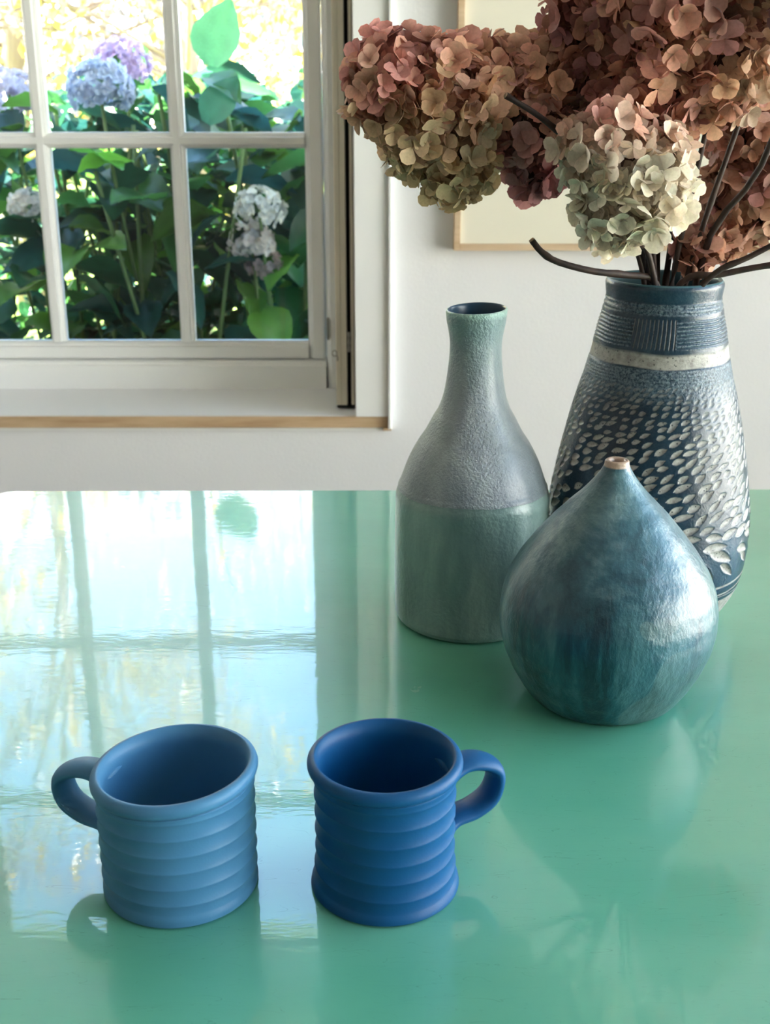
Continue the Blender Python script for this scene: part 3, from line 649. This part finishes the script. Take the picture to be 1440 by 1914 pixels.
for dx, tx, tz, lb in ((-.012, .192, 1.11, 'thin dark stem stub leaning left inside the vase mouth'), (-.006, .213, 1.12, 'thin dark stem stub just left of the vase mouth centre'), (.004, .262, 1.205, 'thin dark stem stub leaning right behind the cream hydrangea head'), (.012, .292, 1.215, 'rightmost thin dark stem stub leaning toward the brown pink head')):
    twig(lb, [(.239 - dx * .5, 1.03, .88), (.236 + dx * 1.4, 1.02, 1.05), (tx, 1.01, tz)], .0027, .0022)

# ------------------------------------------------------------------ garden
tag(box('ground_lawn', (-14, 10, 4.3, 30, -.3, -.12), m_lawn), kind='structure')
tag(box('ground_soil', (-14, 10, WY + WT, 4.3, -.3, -.12), m_soil), kind='structure')
tag(box('ground_lawn', (-14, 12, -14, -2.2, -.3, -.13), m_lawn), kind='structure')
tag(box('bounce_paving', (2.4, 12, -2.2, WY + WT, -.3, -.13), m_paving), kind='structure')  # unseen paving, added so sunlight bounces into the room without a green cast
def leaf_mesh(name, seed, L=.13, Wd=.047, n=6):
    r = random.Random(seed); vs_ = []; fs = []; sh = []; fold = r.uniform(.25, .6); bend = r.uniform(.1, .45)
    for i in range(n + 1):
        u = i / n; w = Wd * (math.sin(PI * min(1, .03 + u) ** .82) ** .8 if u < .995 else .0) + .0008
        for v in (-1, -.5, 0, .5, 1):
            x = L * u; z = -bend * L * u * u + fold * w * abs(v) ** 1.2 + .003 * math.sin(u * 14 + v * 2)
            vs_.append((x, v * w, z)); s_ = .85 + .25 * (v == 0) + .12 * abs(v) + (.06 if i % 2 else -.06) * (abs(v) == .5); sh.append((s_, s_, s_, 1))
    for i in range(n):
        for j in range(4): a = i * 5 + j; fs.append((a, a + 5, a + 6, a + 1))
    me = bpy.data.meshes.new(name); me.from_pydata(vs_, [], fs); ca = me.color_attributes.new('shade', 'FLOAT_COLOR', 'POINT')
    ca.data.foreach_set('color', [x for s_ in sh for x in s_]); me.polygons.foreach_set('use_smooth', [True] * len(me.polygons)); me.materials.append(m_leaf); me.update(); return me
LM = [leaf_mesh('leaf', 300 + i, .105 + .02 * (i % 3), .040 + .006 * (i % 2)) for i in range(5)]
GREENS = [(.018, .080, .045), (.022, .095, .040), (.045, .16, .040), (.012, .060, .050), (.08, .20, .03), (.015, .075, .070)]
def bloom(root, base, c_, r_, col, seed):
    rnd = random.Random(seed); vv_ = []; ff = []; cl_ = []
    for k in range(int(120 * (r_ / .06) ** 2)):
        d = Vector((rnd.gauss(0, 1), rnd.gauss(0, 1), rnd.gauss(0, 1))).normalized()
        if d.z < -.6: continue
        p = Vector(c_) + Vector((d.x, d.y, d.z * .85)) * r_ * rnd.uniform(.85, 1.05); me_ = FS[rnd.randrange(3)]; b0 = len(vv_)
        Q = (d + Vector((rnd.uniform(-1, 1), rnd.uniform(-1, 1), rnd.uniform(-1, 1))) * .45).normalized().to_track_quat('Z', 'Y'); cc_ = jit(col, rnd, .18)
        for v_ in me_.vertices: vv_.append(tuple(Q @ v_.co * 1.6 + p - base)); cl_ += [*cc_, 1]
        ff += [tuple(b0 + i for i in pl.vertices) for pl in me_.polygons]
    me = bpy.data.meshes.new('bloom'); me.from_pydata(vv_, [], ff); ca = me.color_attributes.new('shade', 'FLOAT_COLOR', 'POINT'); ca.data.foreach_set('color', cl_)
    me.materials.append(m_fresh); return mesh_obj('bloom', me, root)
def bush(label, x0, x1, y0, y1, top, nleaf, nback, blooms, extra, seed):
    base = Vector(((x0 + x1) / 2, (y0 + y1) / 2, -.12)); root = tag(empty('hydrangea_bush', base), label, 'bush', 'hydrangea hedge outside the window')
    rnd = random.Random(seed); bm = bmesh.new()
    for k in range(16):
        x = rnd.uniform(x0, x1); y = rnd.uniform(y0, y1); h_ = top * rnd.uniform(.75, .97)
        P = curve_pts([(x - base.x + rnd.uniform(-.1, .1), y - base.y, 0), (x - base.x, y - base.y, h_ * .5), (x - base.x + rnd.uniform(-.12, .12), y - base.y + rnd.uniform(-.1, .1), h_ + .1)], 8)
        tube_into(bm, P, .005, 6)
    for c_, r_, col in blooms: tube_into(bm, [Vector(c_) - base + Vector((.05, .03, -.45)), Vector(c_) - base + Vector((.01, .01, -.15)), Vector(c_) - base], .004, 6)
    bm_obj('woody_stems', bm, m_gstem, root, True)
    def place(p, yaw, pitch, roll, s, col):
        o = bpy.data.objects.new('leaf', LM[rnd.randrange(5)]); C.objects.link(o); o.parent = root; o.location = Vector(p) - base
        o.rotation_euler = (Matrix.Rotation(yaw, 3, 'Z') @ Matrix.Rotation(-pitch, 3, 'Y') @ Matrix.Rotation(roll, 3, 'X')).to_euler(); o.scale = (s, s, s); o.color = (*col, 1); return o
    for k in range(nleaf):
        x = rnd.uniform(x0, x1); y = y0 + (y1 - y0) * rnd.random() ** 1.3; zt = top + .05 * math.sin(x * 9) - .03; z = .30 + (zt - .30) * rnd.random() ** .85
        dk = GREENS[rnd.randrange(6)]
        place((x, y, z), rnd.uniform(0, 6.28), rnd.uniform(-.7, .45), rnd.uniform(-.6, .6), rnd.uniform(.85, 1.5), jit(dk, rnd, .3))
    for p, yaw, pitch, roll, s, col in extra: place(p, yaw, pitch, roll, s, col)
    vv_ = []; ff = []; cl_ = []; LMs = LM[0]
    for k in range(nback):
        p = Vector((rnd.uniform(x0, x1), rnd.uniform(y0 + .35, y1 + .5), rnd.uniform(0, 1) ** .8 * (top - .02))); Q = Euler((rnd.uniform(-.7, .7), rnd.uniform(-.5, .8), rnd.uniform(0, 6.28))).to_matrix(); b0 = len(vv_); cc_ = jit(GREENS[rnd.randrange(6)], rnd, .3)
        for v_ in LMs.vertices: vv_.append(tuple(Q @ v_.co * .9 + p - base)); cl_ += [*cc_, 1]
        ff += [tuple(b0 + i for i in pl.vertices) for pl in LMs.polygons]
    me = bpy.data.meshes.new('inner_foliage'); me.from_pydata(vv_, [], ff); ca = me.color_attributes.new('shade', 'FLOAT_COLOR', 'POINT'); ca.data.foreach_set('color', cl_); me.materials.append(m_leaf)
    tag(mesh_obj('inner_foliage', me, root), kind='stuff')
    for i, (c_, r_, col) in enumerate(blooms): bloom(root, base, c_, r_, col, seed + i)
UP = 1.35
bush('leafy hydrangea bush outside the left panes with lavender and pale blooms', -1.75, -.80, 2.90, 3.5, 1.25, 230, 700, [((-.885, 3.0, 1.19), .06, (.48, .46, .60)), ((-.86, 3.0, .93), .05, (.70, .66, .62))], [], 51)
bush('leafy hydrangea bush outside the middle panes with a large blue bloom', -.80, -.42, 2.90, 3.5, 1.25, 200, 500, [((-.66, 2.95, 1.205), .072, (.40, .46, .60)), ((-.64, 3.12, 1.262), .062, (.50, .38, .60))],
     [((-.60, 2.83, 1.03), 2.6, .5, .2, 1.2, (.10, .34, .05)), ((-.70, 2.85, 1.02), .3, .4, -.3, 1.2, (.16, .42, .05))], 52)
bush('leafy hydrangea bush outside the right panes with fading white blooms and an upright leaf', -.42, .12, 2.90, 3.5, 1.25, 230, 600, [((-.295, 2.9, .935), .055, (.62, .62, .58)), ((-.32, 2.93, .855), .052, (.58, .52, .50)), ((-.29, 2.94, .80), .04, (.40, .30, .30))],
     [((-.385, 2.85, 1.25), 0, UP, 1.4, 1.2, (.10, .34, .16)), ((-.40, 2.83, 1.13), .2, 1.0, 1.2, 1.0, (.04, .18, .11))], 53)
def tree(label, x, y, h_, spread, zlo, nl, cols_, seed, ls=.06):
    base = Vector((x, y, -.12)); root = tag(empty('garden_tree', base), label, 'tree', 'trees beyond the hedge'); rnd = random.Random(seed); bm = bmesh.new(); tips = []
    tube_into(bm, [(0, 0, 0), (.05, 0, h_ * .35), (0, 0, h_ * .8)], [.09, .06, .02], 8)
    for k in range(46):
        z0 = rnd.uniform(zlo, h_ * .75); a = rnd.uniform(0, 6.28); l = spread * rnd.uniform(.5, 1)
        p0 = Vector((0, 0, z0)); p1 = p0 + Vector((math.cos(a) * l * .5, math.sin(a) * l * .5, l * .25)); p2 = p0 + Vector((math.cos(a) * l, math.sin(a) * l, l * rnd.uniform(.1, .7)))
        P = curve_pts([p0, p1, p2], 6); tube_into(bm, P, [.018, .016, .013, .011, .009, .007, .005][:len(P)], 5); tips.append((p0, p1, p2))
        for q in range(4):
            s_ = p1.lerp(p2, rnd.random()); e_ = s_ + Vector((rnd.uniform(-1, 1), rnd.uniform(-1, 1), rnd.uniform(-.5, .8))) * spread * .3; tube_into(bm, [s_, e_], [.006, .003], 4); tips.append((s_, s_.lerp(e_, .5), e_))
    bm_obj('trunk_and_branches', bm, m_bark, root, True)
    vv_ = []; ff = []; cl_ = []
    for k in range(nl):
        a, b_, c_ = tips[rnd.randrange(len(tips))]; p = b_.lerp(c_, rnd.random()) + Vector((rnd.gauss(0, 1), rnd.gauss(0, 1), rnd.gauss(0, 1))) * .10
        Q = Euler((rnd.uniform(-3, 3), rnd.uniform(-3, 3), rnd.uniform(0, 6))).to_matrix(); s_ = ls * rnd.uniform(.7, 1.3); b0 = len(vv_); cc_ = jit(cols_[rnd.randrange(len(cols_))], rnd, .25)
        for q in ((0, 0, 0), (.5, .28, .06), (1, 0, 0), (.5, -.28, .06)): vv_.append(tuple(Q @ (Vector(q) * s_) + p)); cl_ += [*cc_, 1]
        ff.append((b0, b0 + 1, b0 + 2, b0 + 3))
    me = bpy.data.meshes.new('foliage'); me.from_pydata(vv_, [], ff); ca = me.color_attributes.new('shade', 'FLOAT_COLOR', 'POINT'); ca.data.foreach_set('color', cl_); me.materials.append(m_leaf)
    tag(mesh_obj('foliage', me, root), kind='stuff')
YEL = [(.75, .55, .06), (.60, .52, .08), (.80, .66, .20)]; TW = [(.30, .25, .27), (.36, .28, .16), (.24, .24, .33), (.50, .34, .07), (.27, .29, .36)]
tree('tall sparse twiggy tree with pinkish and gold leaves beyond the hedge on the left', -2.2, 7.5, 6.0, 2.0, .5, 8500, TW, 61, .085)
tree('low sparse twiggy shrub tree seen above the blue bloom', -1.05, 6.6, 3.2, 1.2, .3, 4200, TW + YEL, 62)
tree('yellow leaved autumn tree far beyond the hedge on the right', -.3, 10.5, 2.6, 1.8, .3, 5200, YEL, 63, .09)
tree('small yellow green tree far back toward the left behind the twiggy tree', -4.2, 10, 4.2, 2.0, .3, 5200, YEL + [(.3, .4, .08)], 64, .09)
